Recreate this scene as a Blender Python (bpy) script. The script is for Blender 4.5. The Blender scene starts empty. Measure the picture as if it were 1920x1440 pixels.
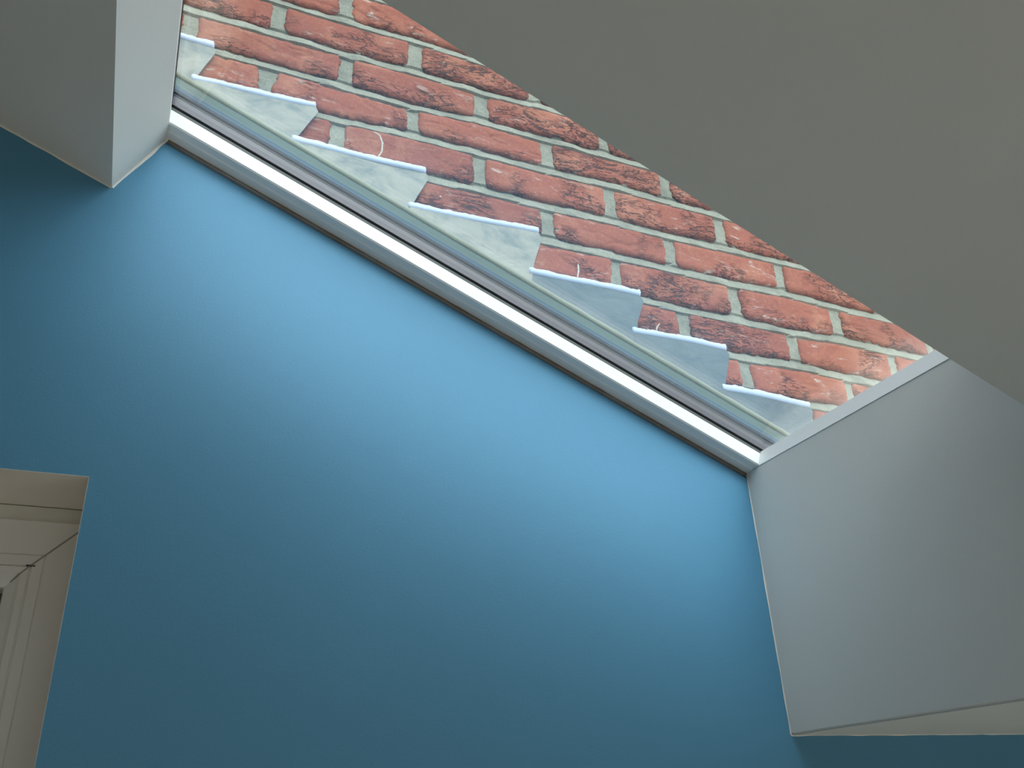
import bpy, bmesh, math, random
from mathutils import Vector, Matrix, noise

# ------------------------------------------------------------------ camera, sky, exposure
ZO = 3.3                                   # floor level is z = 0; the drawing heights below are offset by this
S = bpy.context.scene
col = S.collection
S.view_settings.view_transform = 'Standard'
S.view_settings.look = 'None'
S.view_settings.exposure = 1.02
S.view_settings.gamma = 1.0
S.view_settings.use_curve_mapping = False
S.cycles.max_bounces = 14
S.cycles.diffuse_bounces = 7
S.cycles.glossy_bounces = 5
S.cycles.transparent_max_bounces = 24
S.cycles.caustics_reflective = False
S.cycles.caustics_refractive = False

cam_d = bpy.data.cameras.new('camera')
cam = bpy.data.objects.new('camera', cam_d)
col.objects.link(cam)
cam_d.sensor_fit = 'HORIZONTAL'
cam_d.sensor_width = 36.0
cam_d.lens = 36.0 * 1634.018 / 1920
cam_d.clip_start = 0.02
rot = Matrix(((0.919724, -0.141828, -0.366051), (-0.390472, -0.426706, -0.815753), (-0.040499, 0.8932, -0.447832)))
cam.matrix_world = Matrix.Translation((0.03854, -0.99303, -1.22946 + ZO)) @ rot.to_4x4()
S.camera = cam

SKY_STRENGTH = 1.0
world = bpy.data.worlds.new('overcast_sky')
S.world = world
world.use_nodes = True
nt = world.node_tree
nt.nodes.clear()
tc = nt.nodes.new('ShaderNodeTexCoord')
sx = nt.nodes.new('ShaderNodeSeparateXYZ')
rp = nt.nodes.new('ShaderNodeValToRGB')
bg = nt.nodes.new('ShaderNodeBackground')
wo = nt.nodes.new('ShaderNodeOutputWorld')
nt.links.new(tc.outputs['Generated'], sx.inputs[0])
nt.links.new(sx.outputs['Z'], rp.inputs[0])
rp.color_ramp.elements[0].position = 0.0
rp.color_ramp.elements[0].color = (0.50, 0.52, 0.52, 1)
rp.color_ramp.elements[1].position = 1.0
rp.color_ramp.elements[1].color = (1.16, 1.27, 1.34, 1)
# bright sky lobes added to shape the wall's light pool and lift the left reveal
acc = rp.outputs[0]
for d, p, colr in (((0.15, -1.0, 0.60), 34.0, (7.2, 8.0, 8.5)), ((-0.45, -1.0, 0.95), 30.0, (2.8, 3.3, 3.6)), ((1.0, -0.35, 0.42), 18.0, (0.9, 1.2, 1.4))):
    v = Vector(d).normalized()
    dp = nt.nodes.new('ShaderNodeVectorMath'); dp.operation = 'DOT_PRODUCT'
    nt.links.new(tc.outputs['Generated'], dp.inputs[0]); dp.inputs[1].default_value = v
    mx = nt.nodes.new('ShaderNodeMath'); mx.operation = 'MAXIMUM'; mx.inputs[1].default_value = 0
    nt.links.new(dp.outputs['Value'], mx.inputs[0])
    pw = nt.nodes.new('ShaderNodeMath'); pw.operation = 'POWER'; pw.inputs[1].default_value = p
    nt.links.new(mx.outputs[0], pw.inputs[0])
    ad = nt.nodes.new('ShaderNodeVectorMath'); ad.operation = 'MULTIPLY_ADD'
    nt.links.new(pw.outputs[0], ad.inputs[0]); ad.inputs[1].default_value = colr
    nt.links.new(acc, ad.inputs[2])
    acc = ad.outputs[0]
nt.links.new(acc, bg.inputs[0])
bg.inputs[1].default_value = SKY_STRENGTH
nt.links.new(bg.outputs[0], wo.inputs[0])

# ------------------------------------------------------------------ helpers
M = 0.4375                                  # roof pitch (rise per run)
TH = math.atan(M)
YW = -0.03                                  # face of the blue wall
XR = 0.84                                   # right reveal / bulkhead face
YN = -0.49                                  # near side of the skylight opening
def zs(s, x):                               # height of the line lying s above the roof datum
    return ZO + s - M * x
S_CEIL = -0.5385
S_FB = -0.421                               # underside of skylight frame
S_FT = -0.398                               # top of skylight frame


def mesh_obj(name, bm, mat, parent=None, smooth=False):
    me = bpy.data.meshes.new(name)
    bmesh.ops.recalc_face_normals(bm, faces=bm.faces)
    bm.to_mesh(me)
    bm.free()
    if smooth:
        for p in me.polygons:
            p.use_smooth = True
    me.materials.append(mat)
    o = bpy.data.objects.new(name, me)
    col.objects.link(o)
    if parent is not None:
        o.parent = parent
    return o


def tag(o, label=None, cat=None, group=None, kind=None):
    if label: o['label'] = label
    if cat: o['category'] = cat
    if group: o['group'] = group
    if kind: o['kind'] = kind
    return o


def empty(name, loc):
    o = bpy.data.objects.new(name, None)
    o.empty_display_size = 0.05
    col.objects.link(o)
    o.location = loc
    return o


def keep_world(o, parent):
    """parent o (built in world coordinates) to an empty without moving it"""
    o.parent = parent
    o.matrix_parent_inverse = Matrix.Translation(parent.location).inverted()
    return o


def prism(bm, poly, a, b, axis):
    """extrude a 2-D polygon between a and b along axis ('x','y','z')"""
    def P(u, v, w):
        return {'y': (u, w, v), 'x': (w, u, v), 'z': (u, v, w)}[axis]
    A = [bm.verts.new(P(u, v, a)) for u, v in poly]
    Bv = [bm.verts.new(P(u, v, b)) for u, v in poly]
    n = len(poly)
    bm.faces.new(A)
    bm.faces.new(Bv[::-1])
    for i in range(n):
        j = (i + 1) % n
        bm.faces.new((A[i], A[j], Bv[j], Bv[i]))


def box(bm, x0, x1, y0, y1, z0, z1):
    prism(bm, [(x0, y0), (x1, y0), (x1, y1), (x0, y1)], z0, z1, 'z')


def slope_bar(bm, x0, x1, prof):
    """profile [(y, s)] swept down the roof slope from x0 to x1"""
    A = [bm.verts.new((x0, y, zs(s, x0))) for y, s in prof]
    B = [bm.verts.new((x1, y, zs(s, x1))) for y, s in prof]
    n = len(prof)
    bm.faces.new(A)
    bm.faces.new(B[::-1])
    for i in range(n):
        j = (i + 1) % n
        bm.faces.new((A[i], A[j], B[j], B[i]))


# ------------------------------------------------------------------ materials
def new_mat(name):
    m = bpy.data.materials.new(name)
    m.use_nodes = True
    t = m.node_tree
    return m, t, t.nodes['Principled BSDF']


def N(t, kind, **kw):
    n = t.nodes.new(kind)
    for k, v in kw.items():
        setattr(n, k, v)
    return n


def noise_node(t, scale, detail=4, rough=0.6, vec=None, w=None, dist=0.0):
    n = N(t, 'ShaderNodeTexNoise', noise_dimensions='4D' if w is not None else '3D')
    n.inputs['Scale'].default_value = scale
    n.inputs['Detail'].default_value = detail
    n.inputs['Roughness'].default_value = rough
    n.inputs['Distortion'].default_value = dist
    if vec is not None: t.links.new(vec, n.inputs['Vector'])
    if w is not None: t.links.new(w, n.inputs['W'])
    return n.outputs['Fac']


def ramp(t, fac, stops):
    r = N(t, 'ShaderNodeValToRGB')
    e = r.color_ramp.elements
    while len(e) < len(stops): e.new(0.5)
    for i, (p, c) in enumerate(stops):
        e[i].position = p
        e[i].color = (c, c, c, 1) if isinstance(c, (int, float)) else (*c, 1)
    t.links.new(fac, r.inputs[0])
    return r.outputs[0]


def mix(t, fac, a, b):
    m = N(t, 'ShaderNodeMix', data_type='RGBA')
    for s, v in ((0, fac), (6, a), (7, b)):
        if isinstance(v, (int, float)): m.inputs[s].default_value = v
        elif isinstance(v, tuple): m.inputs[s].default_value = (*v, 1)
        else: t.links.new(v, m.inputs[s])
    return m.outputs[2]


def mathn(t, op, a, b=None, c=None):
    m = N(t, 'ShaderNodeMath', operation=op)
    for i, v in enumerate((a, b, c)):
        if v is None: continue
        if isinstance(v, (int, float)): m.inputs[i].default_value = v
        else: t.links.new(v, m.inputs[i])
    return m.outputs[0]


def bump(t, b, h, strength, dist):
    n = N(t, 'ShaderNodeBump')
    n.inputs['Strength'].default_value = strength
    n.inputs['Distance'].default_value = dist
    t.links.new(h, n.inputs['Height'])
    t.links.new(n.outputs[0], b.inputs['Normal'])
    return n


def obj_vec(t, sc=(1, 1, 1), rot=(0, 0, 0)):
    c = N(t, 'ShaderNodeTexCoord')
    m = N(t, 'ShaderNodeMapping')
    m.inputs['Scale'].default_value = sc
    m.inputs['Rotation'].default_value = rot
    t.links.new(c.outputs['Object'], m.inputs[0])
    return m.outputs[0]


def paint(name, c, rough=0.75, var=0.04, bs=0.25, bd=0.0006, bscale=420, spec=0.35):
    m, t, b = new_mat(name)
    v = obj_vec(t)
    f = noise_node(t, 3.0, 5, 0.6, v)
    lo = tuple(x * (1 - var) for x in c)
    hi = tuple(min(1, x * (1 + var)) for x in c)
    t.links.new(ramp(t, f, [(0.3, lo), (0.7, hi)]), b.inputs['Base Color'])
    b.inputs['Roughness'].default_value = rough
    b.inputs['Specular IOR Level'].default_value = spec
    h = noise_node(t, bscale, 3, 0.6, v)
    bump(t, b, h, bs, bd)
    return m


m_blue = paint('blue_emulsion', (0.096, 0.285, 0.45), 0.55, 0.03, 0.30, 0.0007, 330, 0.4)
m_ceil = paint('white_ceiling_emulsion', (0.85, 0.805, 0.745), 0.8, 0.02, 0.2, 0.0005, 400)
m_room = paint('brown_room_wall', (0.17, 0.14, 0.11), 0.8)
m_upvc = paint('white_plastic', (0.87, 0.865, 0.85), 0.45, 0.015, 0.05, 0.0002, 60, 0.3)
m_gask = paint('black_rubber_gasket', (0.085, 0.09, 0.085), 0.5, 0.1, 0.3, 0.0004, 200)
m_spacer = paint('grey_spacer_bar', (0.060, 0.052, 0.068), 0.4, 0.08, 0.1, 0.0002, 150, 0.4)
m_seal = paint('dark_edge_seal', (0.012, 0.022, 0.04), 0.6)
m_cap = paint('blue_grey_edge_cap', (0.032, 0.072, 0.105), 0.45, 0.12, 0.2, 0.0004, 90)
m_cap2 = paint('green_grey_edge_cap', (0.080, 0.112, 0.100), 0.5, 0.12, 0.2, 0.0004, 90)
m_pale = paint('pale_sealant', (0.20, 0.215, 0.165), 0.6, 0.15, 0.5, 0.001, 160)
m_tile = paint('grey_roof_slate', (0.16, 0.16, 0.17), 0.7, 0.2, 0.4, 0.002, 60)
m_dark = paint('dim_house_wall', (0.10, 0.09, 0.085), 0.9)
m_caulk = paint('decorators_caulk', (0.74, 0.73, 0.68), 0.6, 0.1, 0.4, 0.0008, 250)


def wood_floor():
    m, t, b = new_mat('oak_floor')
    br = N(t, 'ShaderNodeTexBrick')
    t.links.new(obj_vec(t), br.inputs['Vector'])
    br.inputs['Scale'].default_value = 1.0
    br.inputs['Brick Width'].default_value = 1.2
    br.inputs['Row Height'].default_value = 0.14
    br.inputs['Mortar Size'].default_value = 0.002
    br.inputs['Color1'].default_value = (0.76, 0.66, 0.54, 1)
    br.inputs['Color2'].default_value = (0.82, 0.73, 0.61, 1)
    br.inputs['Mortar'].default_value = (0.12, 0.07, 0.04, 1)
    t.links.new(br.outputs[0], b.inputs['Base Color'])
    b.inputs['Roughness'].default_value = 0.4
    return m


m_floor = wood_floor()


def glass(name='glazing'):
    m, t, b = new_mat(name)
    t.nodes.remove(b)
    out = t.nodes['Material Output']
    g = N(t, 'ShaderNodeNewGeometry')
    dt = N(t, 'ShaderNodeVectorMath', operation='DOT_PRODUCT')
    t.links.new(g.outputs['Normal'], dt.inputs[0])
    t.links.new(g.outputs['Incoming'], dt.inputs[1])
    c = mathn(t, 'ABSOLUTE', dt.outputs['Value'])
    k = mathn(t, 'POWER', mathn(t, 'SUBTRACT', 1.0, c), 5.0)
    fac = mathn(t, 'MULTIPLY_ADD', k, 0.94, 0.06)
    tr = N(t, 'ShaderNodeBsdfTransparent')
    tr.inputs[0].default_value = (0.982, 0.992, 0.988, 1)
    gl = N(t, 'ShaderNodeBsdfGlossy')
    gl.inputs['Roughness'].default_value = 0.0
    gl.inputs['Color'].default_value = (1, 1, 1, 1)
    ms = N(t, 'ShaderNodeMixShader')
    t.links.new(fac, ms.inputs[0])
    t.links.new(tr.outputs[0], ms.inputs[1])
    t.links.new(gl.outputs[0], ms.inputs[2])
    t.links.new(ms.outputs[0], out.inputs['Surface'])
    return m


m_glass = glass()


def mortar_mat():
    m, t, b = new_mat('grey_green_mortar')
    v = obj_vec(t)
    f = noise_node(t, 16, 6, 0.65, v)
    c = ramp(t, f, [(0.25, (0.15, 0.15, 0.125)), (0.5, (0.27, 0.268, 0.215)), (0.8, (0.36, 0.355, 0.29))])
    f2 = noise_node(t, 260, 3, 0.7, v)
    c = mix(t, ramp(t, f2, [(0.35, 0.35), (0.55, 0.0)]), c, (0.13, 0.13, 0.115))
    t.links.new(c, b.inputs['Base Color'])
    b.inputs['Roughness'].default_value = 0.95
    b.inputs['Specular IOR Level'].default_value = 0.1
    bump(t, b, mathn(t, 'ADD', f2, f), 0.7, 0.0025)
    return m


def brick_mat():
    m, t, b = new_mat('handmade_red_brick')
    at = N(t, 'ShaderNodeAttribute', attribute_name='brick_id')
    w = at.outputs['Fac']
    w7 = mathn(t, 'MULTIPLY', w, 7.31)
    wn = N(t, 'ShaderNodeTexWhiteNoise', noise_dimensions='1D')
    t.links.new(w, wn.inputs['W'])
    r1 = wn.outputs['Value']
    wn2 = N(t, 'ShaderNodeTexWhiteNoise', noise_dimensions='1D')
    t.links.new(mathn(t, 'ADD', w, 31.7), wn2.inputs['W'])
    r2 = wn2.outputs['Value']
    v = obj_vec(t)
    # body colour: dull pink-red to orange-red
    base = mix(t, r1, (0.255, 0.082, 0.055), (0.325, 0.105, 0.064))
    big = noise_node(t, 9, 4, 0.6, v, w7, 0.6)
    base = mix(t, ramp(t, big, [(0.50, 0.0), (0.68, 0.75)]), base, (0.43, 0.19, 0.12))
    base = mix(t, ramp(t, big, [(0.28, 0.45), (0.42, 0.0)]), base, (0.24, 0.078, 0.066))
    grain = noise_node(t, 260, 5, 0.8, v, w7)
    base = mix(t, ramp(t, grain, [(0.35, 0.45), (0.5, 0.0)]), base, (0.20, 0.065, 0.052))
    base = mix(t, ramp(t, grain, [(0.54, 0.0), (0.68, 0.6)]), base, (0.44, 0.26, 0.19))
    # folds of the thrown clay: thin dark creases running mostly along the brick
    vf = obj_vec(t, (1.0, 1.0, 3.2), (0, math.radians(8), 0))
    fold = noise_node(t, 11, 5, 0.62, vf, w7, 1.1)
    ridge = mathn(t, 'ABSOLUTE', mathn(t, 'SUBTRACT', fold, 0.5))
    lowm = noise_node(t, 14, 2, 0.5, v, w7)
    bv = N(t, 'ShaderNodeAttribute', attribute_name='brick_v').outputs['Fac']
    amt = mathn(t, 'ADD', mathn(t, 'MULTIPLY', lowm, 1.1), mathn(t, 'MULTIPLY', r2, 0.22))
    amt = ramp(t, mathn(t, 'MULTIPLY_ADD', bv, -0.10, amt), [(0.62, 0.0), (0.74, 1.0)])
    crease = mathn(t, 'MULTIPLY', ramp(t, ridge, [(0.0, 1.0), (0.012, 0.8), (0.018, 0.0)]), amt)
    fine = noise_node(t, 34, 4, 0.6, vf, w7, 1.4)
    ridge2 = mathn(t, 'ABSOLUTE', mathn(t, 'SUBTRACT', fine, 0.5))
    crease2 = mathn(t, 'MULTIPLY', ramp(t, ridge2, [(0.0, 0.85), (0.012, 0.6), (0.022, 0.0)]), amt)
    cr = mathn(t, 'MAXIMUM', crease, crease2)
    base = mix(t, mathn(t, 'MULTIPLY', cr, 0.9), base, (0.055, 0.032, 0.03))
    # lime bloom
    bl = noise_node(t, 24, 6, 0.7, vf, w7, 0.8)
    bl = mathn(t, 'MULTIPLY', ramp(t, bl, [(0.58, 0.0), (0.66, 0.85)]), ramp(t, r1, [(0.25, 0.35), (0.8, 1.0)]))
    base = mix(t, bl, base, (0.50, 0.45, 0.40))
    t.links.new(base, b.inputs['Base Color'])
    b.inputs['Roughness'].default_value = 0.9
    b.inputs['Specular IOR Level'].default_value = 0.15
    hgt = mathn(t, 'SUBTRACT', mathn(t, 'ADD', mathn(t, 'MULTIPLY', grain, 0.35), mathn(t, 'MULTIPLY', fold, mathn(t, 'MULTIPLY', amt, 1.5))), cr)
    bump(t, b, hgt, 0.9, 0.0028)
    return m


def lead_mat(name, c, c2):
    m, t, b = new_mat(name)
    v = obj_vec(t, (1, 1, 1.6))
    f = noise_node(t, 17, 6, 0.65, v, None, 0.5)
    cc = ramp(t, f, [(0.36, c2), (0.52, c), (0.70, tuple(min(1, x * 1.16) for x in c))])
    f2 = noise_node(t, 70, 4, 0.6, v)
    cc = mix(t, ramp(t, f2, [(0.6, 0.0), (0.75, 0.35)]), cc, c2)
    t.links.new(cc, b.inputs['Base Color'])
    b.inputs['Roughness'].default_value = 0.55
    b.inputs['Metallic'].default_value = 0.0
    b.inputs['Specular IOR Level'].default_value = 0.5
    bump(t, b, mathn(t, 'ADD', f, mathn(t, 'MULTIPLY', f2, 0.2)), 0.5, 0.004)
    return m


m_brick = brick_mat()
m_mortar = mortar_mat()
m_lead = lead_mat('weathered_pale_lead', (0.25, 0.25, 0.215), (0.13, 0.155, 0.15))
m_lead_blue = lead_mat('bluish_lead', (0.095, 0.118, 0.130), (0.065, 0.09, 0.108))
m_bead = paint('pale_lavender_sealant', (0.47, 0.56, 0.74), 0.4, 0.08, 0.4, 0.001, 140, 0.5)

# ------------------------------------------------------------------ room shell
X0, X1, Y0 = -2.4, 2.4, -4.2
Z_SOF = -1.146 + ZO
roof_line = lambda x: zs(-0.43, x)

# blue wall: slab with a window hole, top follows the roof line
WX0, WX1, WZ1, WZ0 = -1.15, -0.021, -0.888 + ZO, -1.95 + ZO
bm = bmesh.new()
YB = 0.20
prism(bm, [(X0, 0), (WX0, 0), (WX0, roof_line(WX0)), (X0, roof_line(X0))], YW, YB, 'y')
prism(bm, [(WX1, 0), (X1 + 0.1, 0), (X1 + 0.1, Z_SOF), (XR + .05, Z_SOF), (XR + .05, roof_line(XR + .05)), (WX1, roof_line(WX1))], YW, YB, 'y')
prism(bm, [(WX0, WZ1), (WX1, WZ1), (WX1, roof_line(WX1)), (WX0, roof_line(WX0))], YW, YB, 'y')
prism(bm, [(WX0, 0), (WX1, 0), (WX1, WZ0), (WX0, WZ0)], YW, YB, 'y')
tag(mesh_obj('wall_blue', bm, m_blue), 'smooth painted blue wall below the sloping rooflight', 'wall', kind='structure')

# white lining of the window recess (head and jambs) so the opening reads as plastered white
bm = bmesh.new()
box(bm, WX0, WX1, YW - 0.0004, YB, WZ1 - 0.0003, WZ1 + 0.0)
box(bm, WX0, WX0 + 0.0015, YW - 0.0004, YB, WZ0, WZ1)
box(bm, WX1 - 0.0003, WX1, YW - 0.0002, YB, WZ0, WZ1)
tag(mesh_obj('trim_1', bm, m_ceil), 'white plastered lining of the window recess in the blue wall', 'window reveal', kind='structure')


def grid_face(bm, fn, nu, nv):
    V = [[bm.verts.new(fn(i / nu, j / nv)) for j in range(nv + 1)] for i in range(nu + 1)]
    for i in range(nu):
        for j in range(nv):
            bm.faces.new((V[i][j], V[i + 1][j], V[i + 1][j + 1], V[i][j + 1]))
    return V


# sloped ceiling: solid slabs around the opening, their sides are the reveals
XL_C = -0.056                               # left reveal at ceiling level
XL_G = -0.004                               # left reveal at the frame
S_TOP = -0.432
bm = bmesh.new()
xl_t = XL_G + (XL_G - XL_C) * 0.0
# left slab: ceiling face, perpendicular reveal
prism(bm, [(X0, zs(S_CEIL, X0)), (XL_C, zs(S_CEIL, XL_C)), (XL_G, -0.419 + ZO), (XL_G, zs(-0.405, XL_G)), (X0, zs(-0.405, X0))], Y0, YW, 'y')
# near slab
prism(bm, [(XL_G - 0.08, zs(S_CEIL, XL_G - 0.08)), (XR, zs(S_CEIL, XR)), (XR, zs(-0.43, XR)), (XL_G - 0.08, zs(-0.43, XL_G - 0.08))], Y0, YN, 'y')
tag(mesh_obj('ceiling', bm, m_ceil), 'white sloping ceiling with a square-cut rooflight opening', 'ceiling', kind='structure')
# bulkhead: vertical face under the low end of the roof, flat soffit to its right
bm = bmesh.new()
prism(bm, [(XR, Z_SOF), (X1, Z_SOF), (X1, -0.80 + ZO), (XR + 0.05, zs(-0.427, XR + .05)), (XR, zs(-0.4212, XR))], Y0, YW, 'y')
bmesh.ops.bevel(bm, geom=[e for e in bm.edges if all(abs(v.co.x - XR) < 1e-5 and abs(v.co.z - Z_SOF) < 1e-5 for v in e.verts)], offset=0.003, segments=3, affect='EDGES')
tag(mesh_obj('ceiling_bulkhead', bm, m_ceil), 'white boxed bulkhead with flat soffit at the low end of the rooflight', 'bulkhead', kind='structure')

# uneven caulk lines where white meets blue
def caulk(bm, p, q, r, seed, amp=1.0):
    rnd = random.Random(seed)
    p, q = Vector(p), Vector(q)
    d = (q - p)
    n = max(6, int(d.length / 0.006))
    dn = d.normalized()
    side = Vector((0, 1, 0)).cross(dn)
    prev = None
    for i in range(n + 1):
        c = p + d * i / n
        rr = r * (0.7 + amp * (0.5 + noise.noise(Vector((i * 0.21, seed * 3.1, 0)))) * 0.9)
        ring = [bm.verts.new(c + side * math.cos(a) * rr + Vector((0, -1, 0)) * math.sin(a) * r * 0.45) for a in [k * math.pi / 4 for k in range(5)]]
        if prev:
            for k in range(4):
                bm.faces.new((prev[k], prev[k + 1], ring[k + 1], ring[k]))
        prev = ring


bm = bmesh.new()
caulk(bm, (X0, YW, zs(S_CEIL, X0)), (XL_C, YW, zs(S_CEIL, XL_C)), 0.0016, 1)
caulk(bm, (XL_C, YW, zs(S_CEIL, XL_C)), (XL_G, YW, -0.419 + ZO), 0.0022, 2, 1.3)
caulk(bm, (XR, YW, zs(-0.425, XR)), (XR, YW, Z_SOF), 0.0009, 3)
caulk(bm, (XR, YW, Z_SOF), (X1, YW, Z_SOF), 0.0009, 4)
tag(mesh_obj('trim_2', bm, m_ceil, smooth=True), 'thin wavy painted caulk line between white ceiling and blue wall', 'caulk line', kind='structure')

bm = bmesh.new()
caulk(bm, (XL_G, YW, zs(-0.4225, XL_G)), (XR, YW, zs(-0.4225, XR)), 0.0011, 5)
tag(mesh_obj('trim_3', bm, paint('brown_grey_joint', (0.20, 0.15, 0.11), 0.8), smooth=True), 'thin brownish joint line under the white rooflight rail', 'joint line', kind='structure')

# floor and other walls, with garden door openings at both ends
bm = bmesh.new(); box(bm, X0, X1, Y0, YW, -0.1, 0)
tag(mesh_obj('floor', bm, m_floor), 'pale oak plank floor of the room', 'floor', kind='structure')
bm = bmesh.new()
prism(bm, [(Y0, 0), (-3.8, 0), (-3.8, 2.1), (-2.2, 2.1), (-2.2, 0), (YB, 0), (YB, zs(-.43, X0)), (Y0, zs(-.43, X0))], X0 - 0.1, X0, 'x')
tag(mesh_obj('wall_left', bm, m_room), 'brown wall at the high end of the room', 'wall', kind='structure')
PZ = 2.1
bm = bmesh.new()
box(bm, X1, X1 + 0.1, Y0, YW, Z_SOF - 0.0, 2.5)
box(bm, X1, X1 + 0.1, Y0, -3.9, 0, Z_SOF)
box(bm, X1, X1 + 0.1, -0.8, YW, 0, Z_SOF)
tag(mesh_obj('wall_right', bm, m_room), 'brown wall with a garden door opening', 'wall', kind='structure')
bm = bmesh.new()
prism(bm, [(X0, 0), (0.0, 0), (0.0, PZ), (1.6, PZ), (1.6, 0), (X1, 0), (X1, Z_SOF + .02), (XR, Z_SOF + 0.02), (XR, zs(-.43, XR)), (X0, zs(-.43, X0))], Y0 - 0.1, Y0, 'y')
tag(mesh_obj('wall_near', bm, m_room), 'brown wall with a wide garden opening behind the viewer', 'wall', kind='structure')

# dim house room behind the small window
bm = bmesh.new()
box(bm, -2.5, 1.2, 2.4, 2.5, 0, 3.2)
box(bm, -2.6, -2.5, YB, 2.5, 0, 3.2)
box(bm, 1.2, 1.3, YB, 2.5, 0, 3.2)
box(bm, -2.6, 1.3, YB, 2.5, 3.2, 3.3)
box(bm, -2.6, 1.3, YB, 2.5, -0.1, 0)
tag(mesh_obj('wall_far', bm, m_dark), 'dim room walls beyond the small window', 'wall', kind='structure')

# outer roof covering around the rooflight
bm = bmesh.new()
for x0, x1, y0, y1 in ((X0, -0.045, Y0 - .1, -0.012), (-0.045, 0.94, Y0 - .1, -0.545), (0.94, X1 + .2, Y0 - .1, -0.012)):
    slope_bar(bm, x0, x1, [(y0, -0.43 + (.025 if x0 < -1 else 0)), (y1, -0.43 + (.025 if x0 < -1 else 0)), (y1, -0.372), (y0, -0.372)])
tag(mesh_obj('roof', bm, m_tile), 'grey slate roof slope around the rooflight', 'roof', kind='structure')

# ground outside
bm = bmesh.new(); box(bm, -14, 14, -18, 4, -0.3, -0.1)
tag(mesh_obj('ground', bm, paint('garden_paving', (0.13, 0.12, 0.09), 0.9)), 'dark garden paving outside', 'ground', kind='structure')

# ------------------------------------------------------------------ outer brick wall
H = 0.070633
PERP = {0: [-0.0022, 0.2227, 0.447], 1: [-.105, 0.1186, 0.3382, 0.5514], 2: [-0.0016, 0.2272, 0.4522, 0.6788], 3: [-.114, 0.1124, 0.3352, 0.5671, 0.7984], 4: [-.006, 0.2196, 0.4475, 0.6783, 0.9002], 5: [.1, .328, 0.5581, 0.7865, 1.0153], 6: [.45, 0.6766, 0.9036, 1.1229, 1.3441], 7: [.567, 0.7926, 1.0129, 1.2344], 8: [.676, 0.9006, 1.1166]}
BED = {1: [(0.198, -0.0761), (0.345, -0.0716), (0.435, -0.0774)], 2: [(0.004, -0.1441), (0.126, -0.1453), (0.232, -0.148), (0.336, -0.1425), (0.451, -0.1454), (0.564, -0.1384)], 3: [(0.036, -0.2131), (0.116, -0.2117), (0.216, -0.2152), (0.337, -0.2183), (0.451, -0.2085), (0.57, -0.2101), (0.674, -0.2094), (0.749, -0.2091)], 4: [(0.218, -0.2821), (0.335, -0.2743), (0.449, -0.2744), (0.564, -0.2771), (0.681, -0.2712), (0.796, -0.2769), (0.898, -0.2786)], 5: [(0.358, -0.3525), (0.448, -0.3505), (0.561, -0.3521), (0.675, -0.3509), (0.79, -0.3545), (0.894, -0.351)], 6: [(0.557, -0.4188), (0.681, -0.4185), (0.782, -0.4213), (0.907, -0.4245), (1.017, -0.4171), (1.123, -0.4249), (1.238, -0.428)], 7: [(0.712, -0.4943), (0.8, -0.4993), (0.9, -0.4969), (1.016, -0.5005), (1.121, -0.4937), (1.23, -0.499)], 8: [(0.904, -0.5679), (1.016, -0.5647), (1.113, -0.5713)]}
BX0, BX1 = -0.75, 1.75


def bedz(k, x):
    L = BED.get(k)
    if not L: return -k * H
    if x <= L[0][0]: v = L[0][1]
    elif x >= L[-1][0]: v = L[-1][1]
    else:
        for (a, za), (b, zb) in zip(L, L[1:]):
            if a <= x <= b:
                v = za + (zb - za) * (x - a) / (b - a)
                break
    return 0.7 * v + 0.3 * (-k * H)


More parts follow.
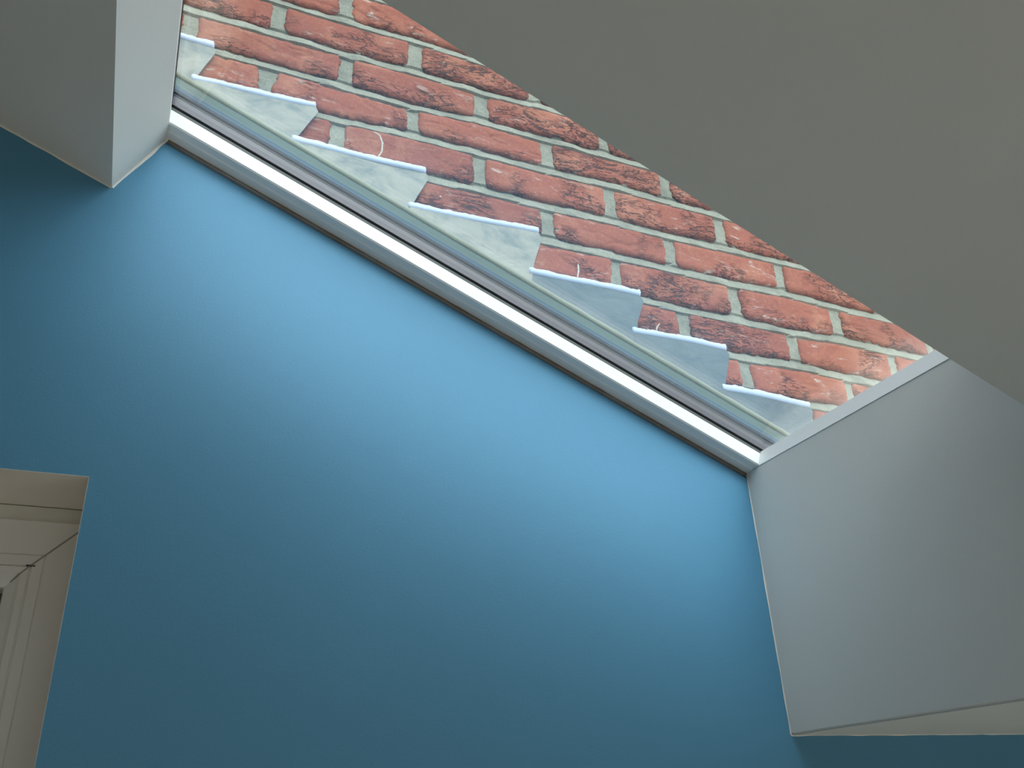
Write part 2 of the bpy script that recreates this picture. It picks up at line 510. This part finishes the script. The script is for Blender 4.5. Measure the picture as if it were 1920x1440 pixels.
rnd = random.Random(7)
bm = bmesh.new()
lay = bm.faces.layers.float.new('brick_id')
vly = bm.verts.layers.float.new('brick_v')
bid = 0
JZ, JX = 0.0172, 0.0200
for k in range(-14, 13):
    if k in PERP:
        xs = list(PERP[k])
    else:
        xs = [(0.0 if k % 2 == 0 else 0.1125) + 0.2272]
    while xs[0] > BX0: xs.insert(0, xs[0] - 0.2255 + rnd.uniform(-.004, .004))
    while xs[-1] < BX1: xs.append(xs[-1] + 0.2255 + rnd.uniform(-.004, .004))
    for xa, xb in zip(xs, xs[1:]):
        bid += 1
        xm = (xa + xb) / 2
        if bedz(k, xm) < -0.47 - M * xm: continue
        if xb > BX1 + .23: continue
        near = -0.35 < xm < 1.5 and -1 <= k
        nx, nz = (64, 20) if near else (10, 4)
        ja, jb = JX * rnd.uniform(.75, 1.2), JX * rnd.uniform(.75, 1.2)
        jt, jl = JZ * rnd.uniform(.85, 1.1), JZ * rnd.uniform(.85, 1.15)
        crumb = rnd.choice((1, 1, 1.6, 2.6))
        bulge = rnd.uniform(-.001, .0015)
        tilt = rnd.uniform(-.0012, .0012)
        V = []
        for i in range(nx + 1):
            row = []
            u = -1 + 2 * i / nx
            for j in range(nz + 1):
                v = -1 + 2 * j / nz
                x = (xa + ja / 2) + (u + 1) / 2 * ((xb - jb / 2) - (xa + ja / 2))
                zt, zb = bedz(k, x) - jt / 2, bedz(k + 1, x) + jl / 2
                z = zb + (v + 1) / 2 * (zt - zb)
                hx, hz = (xb - xa) / 2, (zt - zb) / 2
                # round the corners and roughen the outline
                ex, ez = max(0, abs(u) * hx - (hx - .010)), max(0, abs(v) * hz - (hz - .010))
                L = math.hypot(ex, ez)
                if L > .010:
                    x -= math.copysign(ex * (1 - .010 / L), u)
                    z -= math.copysign(ez * (1 - .010 / L), v)
                e = max(0, 1 - min((1 - abs(u)) * hx, (1 - abs(v)) * hz) / .012)
                P = Vector((x * 70, z * 70, bid * 3.7))
                rough = (noise.noise(P) + .6 * noise.noise(P * 2.7)) * .0019 * e * crumb
                x += rough * (1 if abs(u) > .8 else .3)
                z += (noise.noise(P + Vector((9, 9, 9))) + .5 * noise.noise(P * 3.1)) * .0017 * e * crumb
                Q = Vector((x * 16, z * 55, bid * 5.1))
                y = -0.0015 + noise.noise(Q) * .0011 + bulge * (1 - u * u) + tilt * u + .0045 * e ** 3
                Rr = abs(noise.noise(Vector((x * 13 + z * 6, z * 48, bid * 2.3))))
                if Rr < .06 and crumb > 1: y += (.06 - Rr) / .06 * .0022 * (1 - e)
                nv = bm.verts.new((x, y, z + ZO))
                nv[vly] = v
                row.append(nv)
            V.append(row)
        fs = []
        for i in range(nx):
            for j in range(nz):
                fs.append(bm.faces.new((V[i][j], V[i + 1][j], V[i + 1][j + 1], V[i][j + 1])))
        ring = [V[i][0] for i in range(nx + 1)] + [V[nx][j] for j in range(1, nz + 1)] + [V[i][nz] for i in range(nx - 1, -1, -1)] + [V[0][j] for j in range(nz - 1, 0, -1)]
        back = [bm.verts.new((a.co.x, 0.018, a.co.z)) for a in ring]
        for i in range(len(ring)):
            j = (i + 1) % len(ring)
            fs.append(bm.faces.new((ring[i], back[i], back[j], ring[j])))
        for f in fs: f[lay] = bid
# cut the bricks along the roof line
cut_n = Vector((M, 0, 1)).normalized()
bmesh.ops.bisect_plane(bm, geom=bm.verts[:] + bm.edges[:] + bm.faces[:], plane_co=(0, 0, ZO - 0.425), plane_no=cut_n, clear_inner=True)
bw = mesh_obj('wall_brick', bm, m_brick, smooth=True)
tag(bw, 'red handmade brick wall with grey mortar seen through the rooflight', 'brick wall', kind='structure')

# mortar: body of the wall, joints slightly hollow with rough surface
bm = bmesh.new()


def mort(u, v):
    x = BX0 + .05 + u * (BX1 - BX0 - .05)
    z = -0.9 + v * 1.9
    P = Vector((x * 42, z * 42, 1.3))
    k = round(-z / H)
    t = (bedz(k, x) - z) / JZ
    y = .0030
    if abs(t) < .62: y = .0062 - (max(-.5, min(.5, t)) + .5) * .0072      # weathered joint: set back under the brick above, flush below
    if abs(t) < .95: y -= max(0, noise.noise(Vector((x * 22, z * 22, 5))) + .12 * noise.noise(P)) * .007 * (1 - abs(t))      # mortar smeared over brick edges
    y += noise.noise(P) * .0012 + noise.noise(P * 3.3) * .0007
    return (x, y, z + ZO)


grid_face(bm, mort, 380, 700)
bmesh.ops.bisect_plane(bm, geom=bm.verts[:] + bm.edges[:] + bm.faces[:], plane_co=(0, 0, ZO - 0.428), plane_no=cut_n, clear_inner=True)
ext = [e for e in bm.edges if e.is_boundary]
g = bmesh.ops.extrude_edge_only(bm, edges=ext)
for vtx in [v for v in g['geom'] if isinstance(v, bmesh.types.BMVert)]:
    vtx.co.y = 0.11
keep = mesh_obj('mortar', bm, m_mortar, smooth=False)
keep.parent = bw

# dried lime splashes that stand slightly proud of three bricks, and one white pebble
m_lime = paint('white_lime', (0.48, 0.45, 0.41), 0.9, 0.2, 0.6, 0.001, 300, 0.1)
for n_, (pts, r_) in enumerate((([(0.2732, -0.2929), (0.2832, -0.2971), (0.2877, -0.3104), (0.2874, -0.3271), (0.2812, -0.3413)], .0022),
                  ([(0.6058, -0.4559), (0.6056, -0.4689), (0.6027, -0.4815)], .0021),
                  ([(0.7434, -0.5375), (0.7376, -0.5445), (0.7357, -0.5517)], .0018),
                  ([(0.3777, -0.3869), (0.3787, -0.3879), (0.3799, -0.3889)], .0032))):
    bm = bmesh.new()
    P_ = []
    for (xa_, za_), (xb_, zb_) in zip(pts, pts[1:]):
        P_ += [(xa_ + (xb_ - xa_) * t_ / 6, za_ + (zb_ - za_) * t_ / 6) for t_ in range(6)]
    P_.append(pts[-1])
    prev = None
    for i, (x_, z_) in enumerate(P_):
        a_, b_ = P_[max(0, i - 1)], P_[min(len(P_) - 1, i + 1)]
        d_ = Vector((b_[0] - a_[0], 0, b_[1] - a_[1])).normalized()
        sd = Vector((d_.z, 0, -d_.x))
        rr = r_ * (.55 + .9 * abs(noise.noise(Vector((i * .7, n_ * 5.3, 2))))) * min(1, (min(i, len(P_) - 1 - i) + 1) / 3 + .2)
        ring = [bm.verts.new(Vector((x_, -.0014, z_ + ZO)) + sd * math.cos(k * math.pi / 4) * rr + Vector((0, -1, 0)) * math.sin(k * math.pi / 4) * (.0014 if r_ < .003 else .003)) for k in range(5)]
        if prev:
            for k in range(4): bm.faces.new((prev[k], prev[k + 1], ring[k + 1], ring[k]))
        prev = ring
    o = mesh_obj('lime_splash' if n_ < 3 else 'white_pebble', bm, m_lime, smooth=True)
    o.parent = bw

# ------------------------------------------------------------------ rooflight (window_1)
wl = empty('window_1', (0.42, -0.26, zs(S_FB, 0.42)))
tag(wl, 'white framed sloping rooflight above the blue wall', 'rooflight', kind='structure')
GX0, GX1 = -0.030, 0.925
FR = (('frame', m_upvc, XL_G - .02, XR + .02),)
bm = bmesh.new()
# wall-side rail: flat underside, upright inner face with tiny lip
slope_bar(bm, XL_G - 0.035, XR + 0.085, [(YW + .030, S_FB), (YW - .014, S_FB), (YW - .016, S_FB + .0012), (YW - .028, S_FB + .0012), (YW - .030, S_FB + .003), (YW - .030, S_FT), (YW + .030, S_FT)])
o = keep_world(mesh_obj('frame_rail', bm, m_upvc), wl)
bm = bmesh.new()
slope_bar(bm, XL_G - 0.035, XR + 0.085, [(YN - .06, S_FB - .008), (YN + .002, S_FB - .008), (YN + .002, S_FT), (YN - .06, S_FT)])
o = keep_world(mesh_obj('frame_rail', bm, m_upvc), wl)
# end rails (upper end hidden in the reveal, lower end flush with the bulkhead)
bm = bmesh.new()
prism(bm, [(XL_G - .045, zs(S_FB + .014, XL_G - .045)), (XL_G - .001, zs(S_FB + .003, XL_G)), (XL_G - .001, zs(S_FT, XL_G)), (XL_G - .045, zs(S_FT, XL_G - .045))], YN, YW - .0305, 'y')
o = keep_world(mesh_obj('frame_rail', bm, m_upvc), wl)
bm = bmesh.new()
prism(bm, [(XR - .0008, zs(S_FB + .0006, XR)), (XR + .085, zs(S_FB, XR + .085)), (XR + .085, zs(S_FT, XR + .085)), (XR + .0070, zs(S_FT, XR))], YN, YW - .0305, 'y')
o = keep_world(mesh_obj('frame_rail', bm, m_upvc), wl)


def ring_bars(s0, s1, ins, wid, right=0.056):
    """rectangular ring lying in the roof plane between heights s0 and s1, inner edge inset by ins"""
    bm = bmesh.new()
    ya, yb, xa, xb = YN + ins, YW - .030 - ins + .003, XL_G + ins - .003, XR + right
    slope_bar(bm, xa - wid, xb + wid, [(yb, s0), (yb + wid, s0), (yb + wid, s1), (yb, s1)])
    slope_bar(bm, xa - wid, xb + wid, [(ya - wid, s0), (ya, s0), (ya, s1), (ya - wid, s1)])
    slope_bar(bm, xa - wid, xa, [(ya, s0), (yb, s0), (yb, s1), (ya, s1)])
    slope_bar(bm, xb, xb + wid, [(ya, s0), (yb, s0), (yb, s1), (ya, s1)])
    return bm


keep_world(mesh_obj('gasket', ring_bars(-.3978, -.3925, 0.002, .012), m_gask), wl)


def pane(s0, s1):
    bm = bmesh.new()
    slope_bar(bm, GX0, GX1, [(-.52, s0), (-.047, s0), (-.047, s1), (-.52, s1)])
    return keep_world(mesh_obj('glass_pane', bm, m_glass), wl)


pane(-.3923, -.3885)
keep_world(mesh_obj('spacer_bar', ring_bars(-.3883, -.3727, 0.0025, .010), m_spacer), wl)
keep_world(mesh_obj('edge_seal', ring_bars(-.3726, -.3702, 0.0030, .010), m_seal), wl)
pane(-.3700, -.3662)
bm = bmesh.new()
slope_bar(bm, GX0, GX1, [(-.0595, -.3660), (-.045, -.3660), (-.045, -.3605), (-.0590, -.3605)])
keep_world(mesh_obj('edge_seal', bm, m_seal), wl)
bm = bmesh.new()
slope_bar(bm, GX0 - .3, GX1 + .3, [(-.045, -.3604), (-.0570, -.3604), (-.0540, -.3500), (-.0500, -.3480), (-.0460, -.3490), (-.040, -.3600)])
keep_world(mesh_obj('edge_cap', bm, m_cap), wl)

# lead-grey apron strip folded from the rooflight up to the bricks, a thing of its own
ap = empty('flashing_apron', (0.4, -0.03, zs(-.33, 0.4)))
tag(ap, 'long narrow grey-green apron strip between rooflight glass and stepped lead', 'flashing')
bm = bmesh.new()
slope_bar(bm, GX0 - .3, GX1 + .4, [(-.047, -.3470), (-.0445, -.3370), (-.0400, -.3340), (-.0335, -.3260), (-.0300, -.3215), (-.0180, -.3010), (-.0145, -.3010), (-.031, -.3300), (-.044, -.3470)])
keep_world(mesh_obj('folded_strip', bm, m_cap2), ap)
bm = bmesh.new()
# pale sealant along the top of the apron
prev = None
n = 260
for i in range(n + 1):
    x = GX0 - .3 + (GX1 - GX0 + .7) * i / n
    r = .0062 * (1 + .25 * noise.noise(Vector((x * 30, 2, 0))))
    ring = [bm.verts.new((x, -.0168 + math.cos(a) * r, zs(-.2985, x) + math.sin(a) * r)) for a in [k * math.pi / 4 for k in range(8)]]
    if prev:
        for k in range(8):
            bm.faces.new((prev[k], prev[(k + 1) % 8], ring[(k + 1) % 8], ring[k]))
    prev = ring
keep_world(tag(mesh_obj('sealant_line', bm, m_pale, smooth=True), 'pale yellow-green sealant line'), ap)

# ------------------------------------------------------------------ stepped lead flashing
steps = [  # x start, z start, x end, z end of each piece's top edge
    (-0.150, -.2150, 0.034, -.2150), (0.014, -.2885, 0.184, -.2790), (0.157, -.3530, 0.354, -.3525), (0.330, -.4235, 0.537, -.4180),
    (0.519, -.4940, 0.709, -.4960), (0.689, -.5650, 0.859, -.5660), (0.841, -.6400, 1.008, -.6450)]
labels = [
    'highest pale lead step, short piece at the left end beside the white reveal',
    'second pale lead step from the top, ends left of the small brick stub',
    'third lead step from the top, pale, below the brick with a white curved mark',
    'fourth lead step from the top, pale mottled grey, its lower right edge catching light',
    'fifth lead step from the top, bluish grey with a clipped right corner',
    'sixth lead step from the top, blue-grey beside the half brick with a white tick',
    'lowest lead step, small blue-grey triangle near the right end of the glass']
S_AP = -.300
for i, (xa, za, xb, zb) in enumerate(steps):
    xn = steps[i + 1][0] if i + 1 < len(steps) else xb - 0.018
    zn = steps[i + 1][1] if i + 1 < len(steps) else zb - 0.07
    y0 = -.0085 - .0009 * (i % 2)
    root = empty('lead_flashing', ((xa + xb) / 2, y0, ZO + zb))
    tag(root, labels[i], 'lead flashing', 'stepped lead flashings on the brick wall')
    bm = bmesh.new()
    yF = y0 - .0012
    poly = [(xa, za), (xb - .001, zb), (xb + .004, zb - .010), (xb + .003, zb - .014), (xn + .001, zn - .001), (xn - .002, zs(S_AP, xn - .002) - ZO), (xa - .012, zs(S_AP, xa - .012) - ZO)]
    if za - (zs(S_AP, xa) - ZO) > .02: poly[-1] = (xa, zs(S_AP, xa) - ZO)
    # clean and fill as a dense grid clipped by the polygon
    N1 = 40
    pts = [(x, z + ZO) for x, z in poly]
    A = [bm.verts.new((x, yF, z)) for x, z in pts]
    f = bm.faces.new(A)
    if len(A) > 4: pass
    bmesh.ops.triangulate(bm, faces=[f])
    bmesh.ops.subdivide_edges(bm, edges=bm.edges[:], cuts=12, use_grid_fill=True)
    for vtx in bm.verts:
        c = vtx.co
        w = noise.noise(Vector((c.x * 14, c.z * 14, i * 2.2)))
        c.y += w * .0016
        c.x += noise.noise(Vector((c.x * 50, c.z * 50, i))) * .0006
    r = bmesh.ops.extrude_face_region(bm, geom=bm.faces[:])
    for vtx in [g for g in r['geom'] if isinstance(g, bmesh.types.BMVert)]:
        vtx.co.y += .0022
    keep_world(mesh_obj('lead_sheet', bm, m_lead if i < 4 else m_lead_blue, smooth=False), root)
    # sealant / turned-in edge along the top
    bm = bmesh.new()
    prev = None
    n = 90
    for j in range(n + 1):
        u = j / n
        x = xa - .004 + (xb + .001 - xa + .004) * u
        z = za + (zb - za) * u + ZO + .0030 + .0012 * math.sin(u * 5 + i)
        rt = .0062 * (1 + .45 * noise.noise(Vector((x * 55, i * 3.1, 4))) + .3 * noise.noise(Vector((x * 160, i, 0))))
        rb = .0074
        endf = min(1, min(u, 1 - u) / .012 + .25)
        ring = []
        for kk in range(10):
            a = kk * math.pi / 5
            rz = (rt if math.sin(a) > 0 else rb) * endf
            ring.append(bm.verts.new((x, -.0065 + math.cos(a) * .0065 * endf, z + math.sin(a) * rz)))
        if prev:
            for kk in range(10):
                bm.faces.new((prev[kk], prev[(kk + 1) % 10], ring[(kk + 1) % 10], ring[kk]))
        else:
            bm.faces.new(ring)
        prev = ring
    bm.faces.new(prev[::-1])
    keep_world(tag(mesh_obj('sealant_bead', bm, m_bead, smooth=True), 'bright pale lavender-blue sealant bead'), root)

# ------------------------------------------------------------------ small window in the blue wall (window_2)
w2 = empty('window_2', ((WX0 + WX1) / 2, .09, WZ0))
tag(w2, 'white plastic framed window set back in the blue wall at lower left', 'window', kind='structure')
bm = bmesh.new()
box(bm, WX0 + .0015, WX1 - .0015, .0835, .12, WZ1 - .0175, WZ1 - .0015)
keep_world(tag(mesh_obj('head_trim', bm, m_caulk), 'slim grey-white trim strip above the frame'), w2)
prof = [(0, .12), (0, .0815), (.002, .0795), (.0385, .0795), (.0395, .0815), (.0405, .0795), (.0505, .0795), (.0520, .0830), (.0535, .0800), (.0600, .0810), (.0640, .0850), (.0740, .0910), (.0750, .0935), (.0750, .12)]
ox0, ox1, oz0, oz1 = WX0 + .005, WX1 + .004, WZ0 + .005, WZ1 - .0175
bm = bmesh.new()
rings = []
for d, y in prof:
    rings.append([bm.verts.new(p) for p in ((ox0 + d, y, oz0 + d), (min(ox1 - d, 9), y, oz0 + d), (ox1 - d, y, oz1 - d), (ox0 + d, y, oz1 - d))])
for a, b in zip(rings, rings[1:]):
    for i in range(4):
        j = (i + 1) % 4
        bm.faces.new((a[i], a[j], b[j], b[i]))
# trim what would enter the wall
bmesh.ops.bisect_plane(bm, geom=bm.verts[:] + bm.edges[:] + bm.faces[:], plane_co=(WX1 - .0016, 0, 0), plane_no=(1, 0, 0), clear_outer=True)
keep_world(mesh_obj('window_frame', bm, m_upvc), w2)
bm = bmesh.new()
for c in ((-.0690, .9575),):
    box(bm, c[0] - .0045, c[0] + .0045, .0792, .084, ZO - .9585, ZO - .9568)
keep_world(tag(mesh_obj('drain_slot', bm, m_gask), 'small black slot at the mitre'), w2)
bm = bmesh.new()
box(bm, ox0 + .074, ox1 - .074, .098, .102, oz0 + .074, oz1 - .074)
keep_world(mesh_obj('glass_pane', bm, m_glass), w2)
bm = bmesh.new()
m_ = .0006
for a, b in (((ox1 - .001, oz1 - .001), (ox1 - .0745, oz1 - .0745)),):
    p, q = Vector((a[0], .0791, a[1])), Vector((b[0], .0925, b[1]))
    mid = Vector((ox1 - .0510, .0791, oz1 - .0510))
    mid2 = Vector((ox1 - .0610, .0808, oz1 - .0610))
    for s, e in ((p, mid), (mid, mid2), (mid2, q)):
        n_ = Vector((m_, 0, -m_))
        y_ = Vector((0, .0006, 0))
        A = [bm.verts.new(v) for v in (s + n_, s - n_, e - n_, e + n_)]
        Bq = [bm.verts.new(v.co + y_) for v in A]
        bm.faces.new(A); bm.faces.new(Bq[::-1])
        for i in range(4):
            bm.faces.new((A[i], A[(i + 1) % 4], Bq[(i + 1) % 4], Bq[i]))
bmesh.ops.bisect_plane(bm, geom=bm.verts[:] + bm.edges[:] + bm.faces[:], plane_co=(WX1 - .0016, 0, 0), plane_no=(1, 0, 0), clear_outer=True)
keep_world(tag(mesh_obj('mitre_joint', bm, paint('grey_weld_line', (.35, .34, .32), .7)), 'thin grey mitre line'), w2)
